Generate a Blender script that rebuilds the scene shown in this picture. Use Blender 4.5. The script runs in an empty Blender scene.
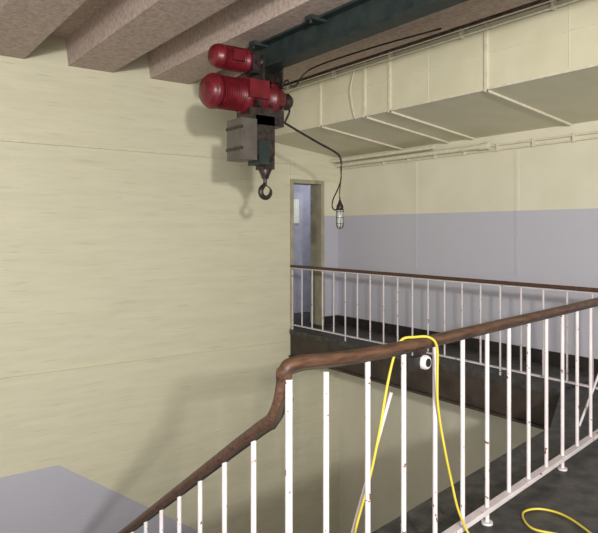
import bpy, math, random
from mathutils import Vector, Matrix
random.seed(4)
scene=bpy.context.scene
try:
    scene.view_settings.view_transform='Standard'
    scene.view_settings.look='None'
except Exception as e: print(e)

# ---------------- materials ----------------
def srgb(r,g,b):
    f=lambda c:(c/255/12.92) if c/255<=0.04045 else ((c/255+0.055)/1.055)**2.4
    return (f(r),f(g),f(b),1)
def mat(name,col,col2=None,scale=6.0,stretch=(1,1,1),rough=0.6,bump=0.0,bscale=40,metal=0.0,lo=0.35,hi=0.65,spec=0.4,coat=0):
    m=bpy.data.materials.new(name); m.use_nodes=True
    nt=m.node_tree; n=nt.nodes; l=nt.links
    bs=n['Principled BSDF']; bs.inputs['Roughness'].default_value=rough
    bs.inputs['Metallic'].default_value=metal
    bs.inputs['Specular IOR Level'].default_value=spec
    bs.inputs['Coat Weight'].default_value=coat
    geo=n.new('ShaderNodeNewGeometry')
    mp=n.new('ShaderNodeMapping'); mp.inputs['Scale'].default_value=stretch
    l.new(geo.outputs['Position'],mp.inputs['Vector'])
    nz=n.new('ShaderNodeTexNoise'); nz.inputs['Scale'].default_value=scale; nz.inputs['Detail'].default_value=5
    l.new(mp.outputs[0],nz.inputs['Vector'])
    rp=n.new('ShaderNodeValToRGB')
    rp.color_ramp.elements[0].position=lo; rp.color_ramp.elements[1].position=hi
    rp.color_ramp.elements[0].color=col; rp.color_ramp.elements[1].color=col2 or col
    l.new(nz.outputs['Fac'],rp.inputs['Fac'])
    l.new(rp.outputs['Color'],bs.inputs['Base Color'])
    if bump>0:
        nb=n.new('ShaderNodeTexNoise'); nb.inputs['Scale'].default_value=bscale; nb.inputs['Detail'].default_value=4
        l.new(mp.outputs[0],nb.inputs['Vector'])
        b=n.new('ShaderNodeBump'); b.inputs['Strength'].default_value=bump; b.inputs['Distance'].default_value=0.02
        l.new(nb.outputs['Fac'],b.inputs['Height']); l.new(b.outputs[0],bs.inputs['Normal'])
    return m
def two_tone(m,colB,expr):
    nt=m.node_tree; n=nt.nodes; l=nt.links
    bs=n['Principled BSDF']; src=bs.inputs['Base Color'].links[0].from_socket
    geo=n.new('ShaderNodeNewGeometry'); sp=n.new('ShaderNodeSeparateXYZ'); l.new(geo.outputs['Position'],sp.inputs[0])
    mask=expr(n,l,sp)
    mx=n.new('ShaderNodeMix'); mx.data_type='RGBA'
    l.new(mask,mx.inputs[0]); l.new(src,mx.inputs[6]); mx.inputs[7].default_value=colB
    l.new(mx.outputs[2],bs.inputs['Base Color'])
def M(n,l,op,a,b):
    x=n.new('ShaderNodeMath'); x.operation=op
    for i,v in enumerate((a,b)):
        if isinstance(v,(int,float)): x.inputs[i].default_value=v
        else: l.new(v,x.inputs[i])
    return x.outputs[0]

def streaks(m,col,thr=.60,fac=.5):
    """thin horizontal trowel / board marks in the painted wall"""
    nt=m.node_tree;n=nt.nodes;l=nt.links
    bs=n['Principled BSDF'];src=bs.inputs['Base Color'].links[0].from_socket
    geo=n.new('ShaderNodeNewGeometry'); mp=n.new('ShaderNodeMapping'); mp.inputs['Scale'].default_value=(2.2,2.2,40)
    l.new(geo.outputs['Position'],mp.inputs['Vector'])
    nz=n.new('ShaderNodeTexNoise'); nz.inputs['Scale'].default_value=1.0; nz.inputs['Detail'].default_value=3
    l.new(mp.outputs[0],nz.inputs['Vector'])
    mr=n.new('ShaderNodeMapRange'); mr.inputs[1].default_value=thr; mr.inputs[2].default_value=thr+.1; mr.inputs[3].default_value=0; mr.inputs[4].default_value=fac
    l.new(nz.outputs['Fac'],mr.inputs[0])
    mx=n.new('ShaderNodeMix'); mx.data_type='RGBA'
    l.new(mr.outputs[0],mx.inputs[0]); l.new(src,mx.inputs[6]); mx.inputs[7].default_value=col
    l.new(mx.outputs[2],bs.inputs['Base Color'])
CREAM=srgb(211,206,180); CREAM2=srgb(205,200,173)
LILAC=srgb(182,181,190)
m_wallL=mat('cream_block_paint',CREAM2,CREAM,scale=1.6,stretch=(1,1,9),rough=0.4,bump=0.22,bscale=9)
streaks(m_wallL,srgb(182,177,150),fac=.45)
two_tone(m_wallL,LILAC,lambda n,l,sp: M(n,l,'LESS_THAN',sp.outputs['Z'],
    M(n,l,'MINIMUM',-2.85,M(n,l,'SUBTRACT',-2.85+0.714*2.12,M(n,l,'MULTIPLY',sp.outputs['X'],0.714)))))
m_wallR=mat('cream_lilac_plaster',srgb(215,210,189),srgb(209,204,181),scale=2,rough=0.5,bump=0.1,bscale=12)
two_tone(m_wallR,LILAC,lambda n,l,sp: M(n,l,'MULTIPLY',M(n,l,'LESS_THAN',sp.outputs['Z'],0.24),M(n,l,'GREATER_THAN',sp.outputs['Z'],-1.6)))
m_duct=mat('cream_duct_paint',srgb(213,207,180),srgb(206,200,171),scale=3,rough=0.4,bump=0.05,bscale=6)
m_creamp=mat('cream_pipe_paint',srgb(216,210,189),srgb(204,196,171),scale=20,rough=0.4)
m_ceil=mat('stippled_concrete',srgb(172,152,142),srgb(198,180,168),scale=24,rough=0.9,bump=0.5,bscale=45)
m_floor=mat('dark_linoleum',srgb(44,44,44),srgb(74,72,68),scale=9,rough=0.5,bump=0.15,bscale=60)
m_brown=mat('brown_steel_paint',srgb(50,42,36),srgb(68,58,48),scale=5,rough=0.55)
m_wood=mat('varnished_wood',srgb(62,41,30),srgb(94,67,50),scale=7,stretch=(1,6,8),rough=0.5,coat=0.0)
m_white=mat('chipped_white_paint',srgb(208,200,200),srgb(194,186,186),scale=8,rough=0.45)
def chips(m,col,scale,thr):
    nt=m.node_tree;n=nt.nodes;l=nt.links
    bs=n['Principled BSDF'];src=bs.inputs['Base Color'].links[0].from_socket
    geo=n.new('ShaderNodeNewGeometry'); nz=n.new('ShaderNodeTexNoise'); nz.inputs['Scale'].default_value=scale; nz.inputs['Detail'].default_value=3
    l.new(geo.outputs['Position'],nz.inputs['Vector'])
    k=M(n,l,'GREATER_THAN',nz.outputs['Fac'],thr)
    mx=n.new('ShaderNodeMix'); mx.data_type='RGBA'
    l.new(k,mx.inputs[0]); l.new(src,mx.inputs[6]); mx.inputs[7].default_value=col
    l.new(mx.outputs[2],bs.inputs['Base Color'])
chips(m_white,srgb(120,84,64),28,0.67)
m_red=mat('red_enamel',srgb(118,28,38),srgb(92,20,28),scale=9,rough=0.4,coat=0.1)
chips(m_red,srgb(60,30,28),22,0.66)
m_dkgreen=mat('dark_green_steel',srgb(34,44,44),srgb(48,58,56),scale=8,rough=0.5)
m_black=mat('black_rubber',srgb(24,24,24),srgb(34,33,32),rough=0.5)
m_iron=mat('greasy_iron',srgb(44,38,38),srgb(74,64,60),scale=20,rough=0.4,metal=0.4)
m_box=mat('grey_cover',srgb(98,92,84),srgb(84,78,72),scale=6,rough=0.45)
m_yellow=mat('yellow_cable_sheath',srgb(206,188,70),srgb(190,172,58),rough=0.45)
m_glass=mat('frosted_lamp_glass',srgb(200,200,190),srgb(180,182,176),rough=0.15)
m_dark=mat('dark_skirting',srgb(36,32,32),srgb(48,42,40),rough=0.5)
m_blue=mat('blue_grey_paint',srgb(150,150,164),srgb(138,138,152),rough=0.6)
m_frame=mat('door_frame_paint',srgb(170,162,136),srgb(150,144,122),rough=0.5)
m_paper=mat('paper_notice',srgb(215,215,205),srgb(170,172,168),scale=40,rough=0.8)

# ---------------- mesh builder ----------------
class B:
    def __init__(s): s.v=[];s.f=[];s.m=[];s.sm=[];s.mats=[]
    def mi(s,m):
        if m not in s.mats: s.mats.append(m)
        return s.mats.index(m)
    def add(s,vs,fs,m,smooth=False):
        o=len(s.v); s.v+= [tuple(v) for v in vs]; k=s.mi(m)
        for f in fs: s.f.append([o+i for i in f]); s.m.append(k); s.sm.append(smooth)
    def box(s,a,b,m,mtx=None):
        x0,y0,z0=a;x1,y1,z1=b
        vs=[(x0,y0,z0),(x1,y0,z0),(x1,y1,z0),(x0,y1,z0),(x0,y0,z1),(x1,y0,z1),(x1,y1,z1),(x0,y1,z1)]
        if mtx: vs=[mtx@Vector(v) for v in vs]
        s.add(vs,[(0,3,2,1),(4,5,6,7),(0,1,5,4),(1,2,6,5),(2,3,7,6),(3,0,4,7)],m)
    def prism(s,poly,z0,z1,m):
        n=len(poly)
        s.add([(p[0],p[1],z0) for p in poly]+[(p[0],p[1],z1) for p in poly],
          [tuple(range(n-1,-1,-1)),tuple(range(n,2*n))]+[(i,(i+1)%n,n+(i+1)%n,n+i) for i in range(n)],m)
    def lathe(s,a,ax,prof,m,seg=24):
        a=Vector(a);ax=Vector(ax).normalized()
        u=ax.orthogonal().normalized();w=ax.cross(u)
        vs=[];fs=[]
        for t,r in prof:
            for i in range(seg):
                an=2*math.pi*i/seg
                vs.append(a+ax*t+(u*math.cos(an)+w*math.sin(an))*r)
        for k in range(len(prof)-1):
            for i in range(seg):
                j=(i+1)%seg
                fs.append((k*seg+i,k*seg+j,(k+1)*seg+j,(k+1)*seg+i))
        s.add(vs,fs,m,True)
        o=(len(prof)-1)*seg
        s.add(vs[:seg],[tuple(range(seg-1,-1,-1))],m); s.add(vs[o:],[tuple(range(seg))],m)
    def cyl(s,a,b,r,m,seg=14):
        a=Vector(a);b=Vector(b); s.lathe(a,b-a,[(0,r),((b-a).length,r)],m,seg)
    def sweep(s,path,prof,m,up=Vector((0,0,1)),smooth=True):
        path=[Vector(p) for p in path];n=len(prof);vs=[]
        for i,p in enumerate(path):
            t=(path[min(i+1,len(path)-1)]-path[max(i-1,0)]).normalized()
            sd=t.cross(up)
            if sd.length<1e-3: sd=Vector((1,0,0))
            sd.normalize(); u=sd.cross(t)
            for a,b in prof: vs.append(p+sd*a+u*b)
        fs=[]
        for k in range(len(path)-1):
            for i in range(n):
                j=(i+1)%n; fs.append((k*n+i,k*n+j,(k+1)*n+j,(k+1)*n+i))
        s.add(vs,fs,m,smooth); s.add(vs[:n],[tuple(range(n-1,-1,-1))],m); s.add(vs[-n:],[tuple(range(n))],m)
    def tube(s,path,r,m,seg=10):
        s.sweep(path,[(r*math.cos(2*math.pi*i/seg),r*math.sin(2*math.pi*i/seg)) for i in range(seg)],m)
    def make(s,name,bevel=0,parent=None):
        me=bpy.data.meshes.new(name); me.from_pydata(s.v,[],s.f)
        for m in s.mats: me.materials.append(m)
        me.polygons.foreach_set('material_index',s.m); me.polygons.foreach_set('use_smooth',s.sm)
        me.update(); o=bpy.data.objects.new(name,me); scene.collection.objects.link(o)
        if bevel:
            md=o.modifiers.new('bevel','BEVEL'); md.width=bevel; md.segments=2; md.limit_method='ANGLE'; md.angle_limit=math.radians(50)
        if parent: o.parent=parent
        return o
def cr(pts,n=8):
    P=[Vector(p) for p in pts]; P=[P[0]*2-P[1]]+P+[P[-1]*2-P[-2]]; out=[]
    for i in range(1,len(P)-2):
        for k in range(n):
            t=k/n;a,b,c,d=P[i-1:i+3]
            out.append(0.5*((2*b)+(c-a)*t+(2*a-5*b+4*c-d)*t*t+(3*b-a-3*c+d)*t**3))
    out.append(P[-2]); return out
def rrect(w,h,r,seg=4):
    o=[]
    for cx,cy,a0 in ((w/2-r,h/2-r,0),(-w/2+r,h/2-r,90),(-w/2+r,-h/2+r,180),(w/2-r,-h/2+r,270)):
        for k in range(seg+1):
            a=math.radians(a0+90*k/seg); o.append((cx+r*math.cos(a),cy+r*math.sin(a)))
    return o

XW=6.57; YW=7.8; XG=5.6; FZ=-1.53; LZ=-1.55; CS=2.02; CR=2.35; XB=-3.0; YB=-3.5; BOT=-6.6
# ---------------- room shell ----------------
b=B()
b.box((XB,YW,-1.71),(XG,YW+0.25,1.04),m_wallL)
b.box((XB,YW-0.02,1.04),(XG,YW+0.25,CR+.05),m_wallL)
b.box((XB,YW-0.025,BOT),(XG,YW+0.25,-1.71),m_wallL)
b.make('wall_back')
def wbox(name,a,c,m):
    q=B(); q.box(a,c,m); return q.make(name)
wbox('wall_lintel',(XG,YW-0.02,0.80),(XW,YW+0.25,CR+.05),m_wallL)
wbox('wall_below_gallery',(XG,YW-0.025,BOT),(XW,YW+0.25,FZ-.02),m_wallL)
wbox('wall_pier',(6.26,YW,FZ-.02),(XW,YW+0.25,0.80),m_wallR)
b=B(); b.box((XW,YB,BOT),(XW+0.25,YW+0.25,CR+.05),m_wallR); b.make('wall_right')
b=B(); b.box((XB,YW-0.035,1.035),(XW-.001,YW-0.021,1.055),m_creamp); b.make('trim_1')
b=B(); b.box((XW-0.02,2.6,FZ+.001),(XW-.001,YW-.021,FZ+0.14),m_dark); b.box((6.27,YW-.02,FZ+.001),(XW-.02,YW-.001,FZ+.14),m_dark); b.make('baseboard_right')
b=B(); b.box((XB,YB,CR),(XW+.25,YW+.25,CR+.2),m_ceil)
x=2.236-1.06*5
while x<XW:
    x1=min(x+0.55,XW)
    vs=[]
    for y in (YB,YW):
        vs+=[(x-.04,y,CR),(x1+.04,y,CR),(x1,y,CS),(x,y,CS)]
    b.add(vs,[(0,1,2,3),(7,6,5,4),(0,4,5,1),(1,5,6,2),(2,6,7,3),(3,7,4,0)],m_ceil)
    x+=1.06
b.make('ceiling')
b=B()
poly=[(1.25,YB),(XW,YB),(XW,3.3),(XG,3.3),(4.5,2.742),(1.25,2.158)]
b.prism(poly,LZ-0.3,LZ,m_floor)
b.box((-1.2,YB,LZ-.3),(1.25,1.75,LZ),m_floor)
b.make('floor')
b=B(); b.box((XB,YB,BOT-.1),(XW+.25,YW+.25,BOT),m_floor); b.make('floor_lower')
b=B()
b.box((XG,3.3,FZ-0.2),(XW-.002,YW-.026,FZ),m_floor)
b.box((XG-.03,3.25,FZ-.07),(XG,YW-.026,FZ+0.0),m_floor)
b.box((XG-.015,3.28,FZ-.4),(XG+.1,YW-.026,FZ-.07),m_brown)
b.box((XG-.05,3.28,FZ-.43),(XG+.1,YW-.026,FZ-.4),m_brown)
b.make('floor_gallery')

# corridor behind doorway
wbox('wall_corridor_back',(5.2,9.3,FZ),(8.2,9.4,1.2),m_blue)
wbox('ceiling_corridor',(5.2,YW+.25,1.2),(8.2,9.4,1.3),m_blue)
wbox('wall_corridor_left',(5.1,YW+.25,FZ),(5.2,9.4,1.3),m_blue)
wbox('wall_corridor_right',(8.2,YW+.25,FZ),(8.3,9.4,1.3),m_blue)
b=B(); b.box((5.2,YW+.251,FZ-.1),(8.2,9.3,FZ-.001),m_floor); b.box((XG,YW-.02,FZ-.018),(6.25,YW+.251,FZ-.001),m_floor); b.make('floor_corridor')
b=B(); b.box((6.66,9.275,0.14),(6.86,9.298,0.58),m_paper); b.box((6.645,9.28,0.125),(6.875,9.2995,0.595),m_frame); b.make('notice_board')
b=B()
b.box((XG+.001,YW-.03,FZ),(XG+.05,YW+.25,.74),m_frame)
b.box((6.2,YW-.03,FZ),(6.259,YW+.25,.74),m_frame)
b.box((XG+.001,YW-.03,.74),(6.259,YW+.25,.799),m_frame)
door=b.make('door_1',0.004)
b=B()
mt=Matrix.Translation((6.235,YW+.28,0))@Matrix.Rotation(math.radians(46),4,'Z')
b.box((0,-.02,FZ+.01),(.6,.02,.73),m_blue,mt)
b.box((.08,-.028,-.4),(.52,-.02,.6),m_blue,mt)
b.box((.08,-.028,-1.4),(.52,-.02,-.55),m_blue,mt)
b.cyl(mt@Vector((.54,-.07,-.5)),mt@Vector((.54,.0,-.5)),.02,m_iron)
b.make('leaf',0.003,door)

# ---------------- duct ----------------
b=B()
xf,zf,zb=5.05,1.37,1.19; ya=-2.5; yb=YW-.04
vs=[]
for y in (ya,yb): vs+=[(xf,y,zf),(XW-.002,y,zb),(XW-.002,y,CS-.005),(xf,y,CS-.005)]
b.add(vs,[(0,1,2,3),(7,6,5,4),(0,4,5,1),(1,5,6,2),(2,6,7,3),(3,7,4,0)],m_duct)
for y in (-.5,1.9,3.75,5.07,5.49,6.34):
    b.box((xf-.022,y-.016,zf-.02),(xf,y+.016,CS-.01),m_creamp)
    vs=[]
    for yy in (y-.016,y+.016): vs+=[(xf-.02,yy,zf-.02),(xf-.02,yy,zf+.005),(XW-.02,yy,zb+.005),(XW-.02,yy,zb-.02)]
    b.add(vs,[(0,1,2,3),(7,6,5,4),(0,4,5,1),(1,5,6,2),(2,6,7,3),(3,7,4,0)],m_creamp)
for y in (-1.2,.6,2.9,4.5,7.0):
    b.box((xf-.004,y-.004,zf),(xf,y+.004,CS-.01),m_creamp)
b.box((xf-.012,ya,zf-.004),(xf,yb,zf+.02),m_creamp)
b.box((xf-.006,ya,1.72),(xf,yb,1.73),m_creamp)
b.make('air_duct')
b=B()
b.cyl((xf-.05,-2.5,1.95),(xf-.05,YW-.05,1.95),.013,m_creamp)
b.cyl((xf-.11,-2.5,1.99),(xf-.11,YW-.05,1.99),.008,m_creamp)
for i in range(10): b.box((xf-.075,-2+i,1.93),(xf-.023,-1.97+i,2.019),m_creamp)
b.tube(cr([(xf-.07,5.6,1.95),(xf-.09,5.65,1.7),(xf-.06,5.62,1.4),(xf-.04,5.6,1.35)]),.006,m_creamp)
b.make('electrical_conduit')
b=B()
b.cyl((XW-.06,4.9,1.06),(XW-.06,YW-.05,1.06),.032,m_creamp)
b.cyl((XW-.17,5.6,1.12),(XW-.17,YW-.05,1.12),.025,m_creamp)
b.cyl((XW-.06,4.8,1.06),(XW-.06,4.93,1.06),.045,m_creamp)
b.cyl((XW-.03,-2.5,1.06),(XW-.03,4.9,1.06),.012,m_creamp)
b.cyl((XW-.03,-2.5,1.0),(XW-.03,7.7,1.0),.009,m_creamp)
for i in range(18):
    y=-1.8+i*.5; b.box((XW-.05,y-.012,.985),(XW-.001,y+.012,1.085),m_creamp)
b.make('wall_pipework')
b=B()
for y in (4.44,6.08):
    b.box((XW-.012,y-.02,-.55),(XW-.001,y+.02,.98),m_wallR)
b.make('trim_2')

# ---------------- gallery railing ----------------
b=B()
b.sweep([(XG,2.50,-.55),(XG,YW-.03,-.55)],rrect(.046,.038,.016),m_wood)
b.box((XG-.02,2.5,-.585),(XG+.02,YW-.03,-.573),m_white)
b.box((XG-.02,2.5,FZ+.07),(XG+.02,YW-.03,FZ+.085),m_white)
y=YW-.06;i=0
while y>2.55:
    b.cyl((XG,y,FZ if i%5==0 else FZ+.08),(XG,y,-.575),.0105,m_white,10)
    y-=.25;i+=1
b.make('gallery_railing')

# ---------------- near railing ----------------
P0=Vector((2.567,2.006,0)); e=Vector((math.cos(math.radians(9.5)),math.sin(math.radians(9.5)),0)); nrm=Vector((-e.y,e.x,0))
def R(s,z,n=0): 
    p=P0+e*s+nrm*n; return Vector((p.x,p.y,z))
S0=-1.305
C=P0+e*S0
f=Vector((math.cos(math.radians(85)),math.sin(math.radians(85)),0))
def Q(q,z): 
    p=C+f*q; return Vector((p.x,p.y,z))
b=B()
path=[R(3.0,-.512),R(2,-.512),R(1,-.512),R(0,-.510),R(-.6,-.508),R(-.9,-.500),R(-1.1,-.488),R(-1.25,-.476)]
path=path+[Q(.008,-.492)+e*-.012,Q(.035,-.55),Q(.06,-.625),Q(.11,-.695),Q(.2,-.752),Q(.38,-.864)]
pth=cr(path,6)+[Q(q,-.864-.635*(q-.38)) for q in (.8,1.5,2.5,3.5,4.4)]
b.sweep(pth,rrect(.058,.044,.02),m_wood)
b.sweep([p-Vector((0,0,.027)) for p in pth],rrect(.028,.012,.004),m_brown)
b.lathe(R(S0,LZ),(0,0,1),[(0,.0140),(-.53-LZ,.0140)],m_white,12)
b.tube(cr([R(S0+.01,-.60,.0),Q(.03,-.62),Q(.07,-.68),Q(.12,-.73)],5),.014,m_brown)
for n in range(0,17):
    s=-1.105+.2568*n
    if s>2.98: break
    foot=(n%4==1); zb_=LZ if foot else -1.472
    b.lathe(R(s,zb_),(0,0,1),[(0,.0118),(-.535-zb_,.0118)],m_white,12)
    if foot: b.cyl(R(s,LZ),R(s,LZ+.012),.03,m_white)
b.sweep([R(S0,-1.472),R(3.0,-1.472)],rrect(.05,.026,.004),m_white,smooth=False)
for n in range(1,16):
    q=.273*n
    zt=-.755-.635*(q-.2)-.025
    b.lathe(Q(q,zt-.93),(0,0,1),[(0,.0115),(.95,.0115)],m_white,12)
b.make('stair_railing')

# ---------------- stairs ----------------
b=B()
mt=Matrix.Translation((C.x,C.y,0))@Matrix.Rotation(math.radians(85-90),4,'Z')
for i in range(17):
    q0=.02+.268*i; z=LZ-.17*(i+1)
    b.box((-1.15,q0,z-.04),(.06,q0+.29,z),m_floor,mt)
    b.box((-1.13,q0,z-.0),(.04,q0+.02,z+.13),m_brown,mt)
for xx in (-1.17,.05):
    vs=[]
    for a in (xx,xx+.04): vs+=[mt@Vector(p) for p in ((a,0,LZ-.35),(a,0,LZ+.02),(a,4.6,LZ+.02-.635*4.6),(a,4.6,LZ-.35-.635*4.6))]
    b.add(vs,[(0,1,2,3),(7,6,5,4),(0,4,5,1),(1,5,6,2),(2,6,7,3),(3,7,4,0)],m_brown)
b.box((-1.2,6.35,-4.7),(2.15,YW-.03,-4.44),m_floor)
for i in range(12):
    b.box((2.15+.24*i,6.7,-4.44-.17*(i+1)-.2),(2.15+.24*(i+1),YW-.03,-4.44-.17*(i+1)),m_floor)
b.make('staircase')

# ---------------- monorail beam ----------------
b=B()
x0,x1=3.60,3.79; xc=(x0+x1)/2; zt,zb2=CS-.002,1.73; yE=YW-1.95
b.box((x0,YB,zt-.022),(x1,yE,zt),m_dkgreen)
b.box((x0,YB,zb2),(x1,yE,zb2+.022),m_dkgreen)
b.box((xc-.008,YB,zb2+.02),(xc+.008,yE,zt-.02),m_dkgreen)
for y in (-1,1,3,4.6,5.6):
    b.box((x0-.09,y-.05,zt-.045),(x1+.09,y+.05,zt-.002),m_dkgreen)
    for sx in (x0-.06,x1+.06): b.cyl((sx,y,zt-.075),(sx,y,zt),.018,m_iron,6)
b.box((x0-.02,yE-.02,zb2-.04),(x1+.02,yE,zb2+.08),m_iron)
b.cyl((x1+.22,YB,1.93),(x1+.22,YW-.4,1.93),.012,m_iron)
b.cyl((x1+.30,YB,1.96),(x1+.30,YW-.4,1.96),.008,m_iron)
for y in (0,1.5,3,4.5,5.8): b.box((x1,y-.015,1.955),(x1+.33,y+.015,1.985),m_iron)
b.make('overhead_monorail_beam')

# ---------------- hoist ----------------
b=B(); yh=5.62
for sx in (x0-.035,x1+.015):
    b.box((sx,yh-.17,zb2-.2),(sx+.02,yh+.17,zb2+.12),m_iron)
    for dy in (-.1,.1):
        b.lathe((sx-.015,yh+dy,zb2+.055),(1,0,0),[(0,.03),(.01,.055),(.04,.055),(.05,.03)],m_iron)
b.box((x0-.03,yh-.1,zb2-.2),(x1+.03,yh+.1,zb2-.13),m_iron)
b.lathe((3.04,yh,1.80),(1,0,0),[(0,.05),(.01,.095),(.04,.118),(.07,.122),(.075,.128),(.12,.128),(.125,.12),(.38,.12),(.385,.132),(.42,.132),(.43,.09),(.50,.08)],m_red,28)
for i in range(9): b.lathe((3.18+i*.026,yh,1.80),(1,0,0),[(0,.128),(.008,.128)],m_red,24)
b.box((3.22,yh-.15,1.75),(3.36,yh-.1,1.86),m_red)
b.box((3.47,yh-.12,1.66),(3.6,yh+.12,1.88),m_iron)
zc=1.43
b.lathe((2.95,yh,zc),(1,0,0),[(0,.06),(.015,.13),(.05,.165),(.08,.17),(.085,.182),(.14,.182),(.145,.165),(.43,.165),(.44,.19),(.5,.19),(.505,.175),(.76,.175),(.77,.195),(.82,.195),(.83,.15),(.92,.135),(.97,.10),(.98,.05)],m_red,32)
b.lathe((3.93,yh,zc),(1,0,0),[(0,.09),(.06,.095),(.10,.07),(.11,.03)],m_iron,24)
for i in range(10):
    b.lathe((3.12+i*.026,yh,zc),(1,0,0),[(0,.174),(.008,.174)],m_red,28)
b.box((3.38,yh-.21,zc-.05),(3.62,yh-.14,zc+.14),m_red)
b.box((3.40,yh-.10,zc+.12),(3.80,yh+.10,zb2-.13),m_red)
b.cyl((3.50,yh-.22,zc-.1),(3.50,yh-.15,zc-.1),.03,m_iron)
for a in (-.1,.1): b.cyl((3.66,yh-.2,zc+a),(3.66,yh-.12,zc+a),.018,m_iron,6)
b.box((3.42,yh-.13,1.12),(3.86,yh+.13,1.30),m_iron)
b.box((3.31,yh-.15,.74),(3.50,yh+.15,1.17),m_box)
b.box((3.30,yh-.155,.84),(3.33,yh+.155,.87),m_iron)
b.box((3.30,yh-.155,1.06),(3.33,yh+.155,1.09),m_iron)
b.box((3.50,yh-.13,.80),(3.74,yh+.12,1.22),m_iron)
b.box((3.53,yh-.15,.70),(3.66,yh+.08,.95),m_dkgreen)
for cx,cy in ((3.68,yh-.06),(3.72,yh+.06)):
    for k in range(14):
        z=1.14-k*.036
        pts=[]
        for j in range(9):
            a=2*math.pi*j/8; w=.012*math.cos(a); h=.025*math.sin(a)
            pts.append((cx+(w if k%2 else 0),cy+(0 if k%2 else w),z+h))
        b.tube(pts,.005,m_iron,6)
b.lathe((3.64,yh,.80),(1,0,0),[(0,.07),(.015,.11),(.10,.11),(.115,.07)],m_iron,24)
b.box((3.635,yh-.09,.66),(3.765,yh+.09,.80),m_iron)
b.lathe((3.70,yh,.56),(0,0,1),[(0,.035),(.03,.045),(.1,.075),(.12,.06)],m_iron,18)
b.lathe((3.70,yh,.50),(0,0,1),[(0,.02),(.08,.022)],m_iron,14)
pts=[(3.70,.53),(3.695,.50),(3.665,.47),(3.645,.435),(3.65,.39),(3.685,.36),(3.73,.36),(3.765,.39),(3.775,.43),(3.765,.455)]
c3=cr([(p[0],yh,p[1]) for p in pts],5)
for i in range(len(c3)-1):
    t=i/(len(c3)-1); r0=.019+.01*math.sin(math.pi*min(1,t*1.2)) if t<.85 else .019*(1-(t-.85)*4)
    t2=(i+1)/(len(c3)-1); r1=.019+.01*math.sin(math.pi*min(1,t2*1.2)) if t2<.85 else .019*(1-(t2-.85)*4)
    L=(c3[i+1]-c3[i]).length
    b.lathe(c3[i],c3[i+1]-c3[i],[(-.002,max(r0,.004)),(L+.002,max(r1,.004))],m_iron,10)
b.cyl((3.69,yh-.02,.5),(3.765,yh-.02,.45),.006,m_iron)
arm=cr([(3.72,yh-.1,1.25),(3.95,yh+.0,1.20),(4.4,yh-.02,1.02),(4.62,yh-.05,.93),(4.70,yh-.07,.87),(4.73,yh-.07,.775)],8)
b.tube(arm,.013,m_iron)
b.tube(cr([(3.80,yh-.1,1.22),(3.88,yh-.1,1.36),(3.99,yh-.05,1.33),(3.95,yh-.02,1.2)]),.012,m_black)
b.tube(cr([(3.9,yh,1.55),(4.0,yh+.02,1.68),(4.1,yh+.0,1.62),(4.25,yh-.1,1.82),(4.5,yh-.8,1.93),(4.7,yh-1.6,1.97)]),.009,m_black)
b.make('electric_chain_hoist')

# pendant lamp
b=B(); lx,ly=4.73,yh-.07
b.tube(cr([(lx-.01,ly,.76),(lx-.01,ly,.6),(lx-.06,ly,.48),(lx-.13,ly,.36),(lx-.14,ly,.27),(lx-.09,ly,.24),(lx-.05,ly,.30),(lx-.02,ly,.38)],8),.008,m_black)
b.tube(cr([(lx,ly,.77),(lx-.01,ly,.6),(lx-.03,ly,.45),(lx-.025,ly,.32)],6),.006,m_black)
cx=lx-.025
b.lathe((cx,ly,.235),(0,0,1),[(0,.03),(.02,.042),(.05,.042),(.1,.018),(.12,.014)],m_iron,18)
b.lathe((cx,ly,.06),(0,0,1),[(-.02,.012),(0,.03),(.02,.036),(.16,.036),(.18,.03)],m_glass,18)
for k in range(6):
    a=k*math.pi/3; dx,dy=.046*math.cos(a),.046*math.sin(a)
    b.tube([(cx,ly,.02),(cx+dx*.7,ly+dy*.7,.03),(cx+dx,ly+dy,.07),(cx+dx,ly+dy,.25)],.003,m_iron,6)
for z in (.08,.15,.22):
    b.tube([(cx+.046*math.cos(a*math.pi/8),ly+.046*math.sin(a*math.pi/8),z) for a in range(17)],.003,m_iron,6)
b.make('inspection_lamp')

# round socket clamped under near rail
b=B()
c=R(-.50,-.585,-.045)
b.lathe(c+nrm*.02,-nrm,[(0,.026),(.01,.032),(.035,.032),(.042,.027)],m_white,20)
b.lathe(c-nrm*.02,-nrm,[(0,.02),(.006,.018)],m_black,16)
b.box((-.08,-.0,-.03),(-.028,.03,.03),m_black,Matrix.Translation(c)@Matrix.Rotation(math.radians(9.5),4,'Z'))
b.box((-.02,.0,.02),(.02,.02,.06),m_iron,Matrix.Translation(c)@Matrix.Rotation(math.radians(9.5),4,'Z'))
b.make('socket_outlet')

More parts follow.
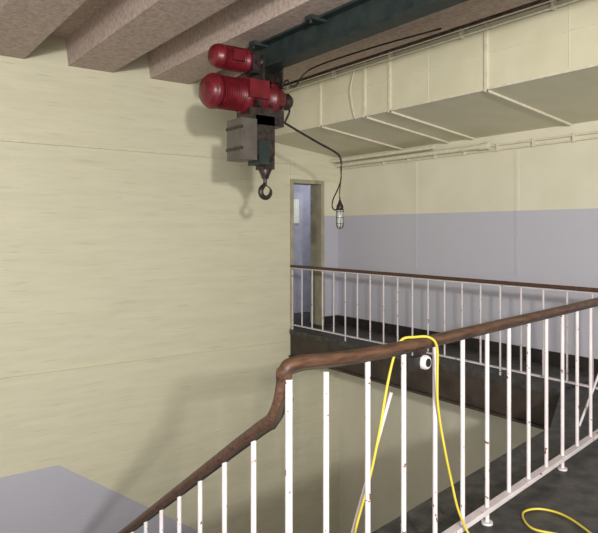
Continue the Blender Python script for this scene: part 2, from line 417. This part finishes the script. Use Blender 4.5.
b=B()
pts=[R(-.70,LZ+.012,.22),R(-.71,-1.35,.18),R(-.68,-1.1,.12),R(-.65,-.9,.09),R(-.62,-.7,.07),R(-.59,-.56,.052),R(-.57,-.486,.025),R(-.52,-.476,-.01),R(-.45,-.482,-.04),R(-.40,-.53,-.05),R(-.38,-.66,-.04),
 R(-.36,-.8,-.03),R(-.31,-.98,-.028),R(-.24,-1.18,-.028),R(-.17,-1.38,-.04),R(-.10,-1.52,-.10),R(.0,LZ+.012,-.3),R(.1,LZ+.01,-.5),R(.3,LZ+.01,-.38)]
pts+= [Vector((2.87,1.85,LZ+.01)),Vector((2.98,1.98,LZ+.01)),Vector((3.10,1.96,LZ+.01)),Vector((3.14,1.84,LZ+.01)),Vector((3.07,1.66,LZ+.01)),Vector((2.9,1.4,LZ+.01)),Vector((2.3,.9,LZ+.01))]
b.tube(cr(pts,8),.006,m_yellow)
b.make('extension_cable')
b=B()
b.cyl(R(-.60,-.72,.06),R(-.72,LZ,.25),.008,m_white)
b.cyl(R(2.5,-.95,.12),R(2.2,LZ,.25),.010,m_white)
b.make('steel_prop')

# ---------------- lights ----------------
def area(name,loc,target,size,energy,col):
    L=bpy.data.lights.new(name,'AREA'); L.shape='DISK'; L.size=size; L.energy=energy; L.color=col
    o=bpy.data.objects.new(name,L); scene.collection.objects.link(o); o.location=loc
    o.rotation_euler=(Vector(target)-Vector(loc)).to_track_quat('-Z','Y').to_euler(); return o
def cam_rel(k,r,z): return (k*.595+r*.804,k*.804-r*.595,z)
area('flash_lamp',cam_rel(-3.2,1.35,1.0),(4.2,6.5,.1),.34,520,(1,.98,.95))
area('soft_fill_light',cam_rel(-4.2,.2,.6),(4.0,6.0,.1),2.6,400,(1,.98,.95))  # added broad fill behind the camera, weakens the rail shadow on the wall
area('corridor_fill_light',(7.2,8.6,1.17),(7.0,8.8,-1),.3,13,(.88,.93,1))  # unseen light, added to brighten the door leaf and corridor interior
w=bpy.data.worlds.new('world'); scene.world=w; w.use_nodes=True
w.node_tree.nodes['Background'].inputs[0].default_value=(1,.985,.96,1)
w.node_tree.nodes['Background'].inputs[1].default_value=.68

# ---------------- camera ----------------
cd=bpy.data.cameras.new('camera'); cd.sensor_width=36; cd.sensor_fit='HORIZONTAL'; cd.lens=36*618/598
cd.shift_y=-36/598
co=bpy.data.objects.new('camera',cd); scene.collection.objects.link(co)
co.location=(0,0,0); co.rotation_euler=(math.radians(90),0,math.radians(-36.5))
scene.camera=co
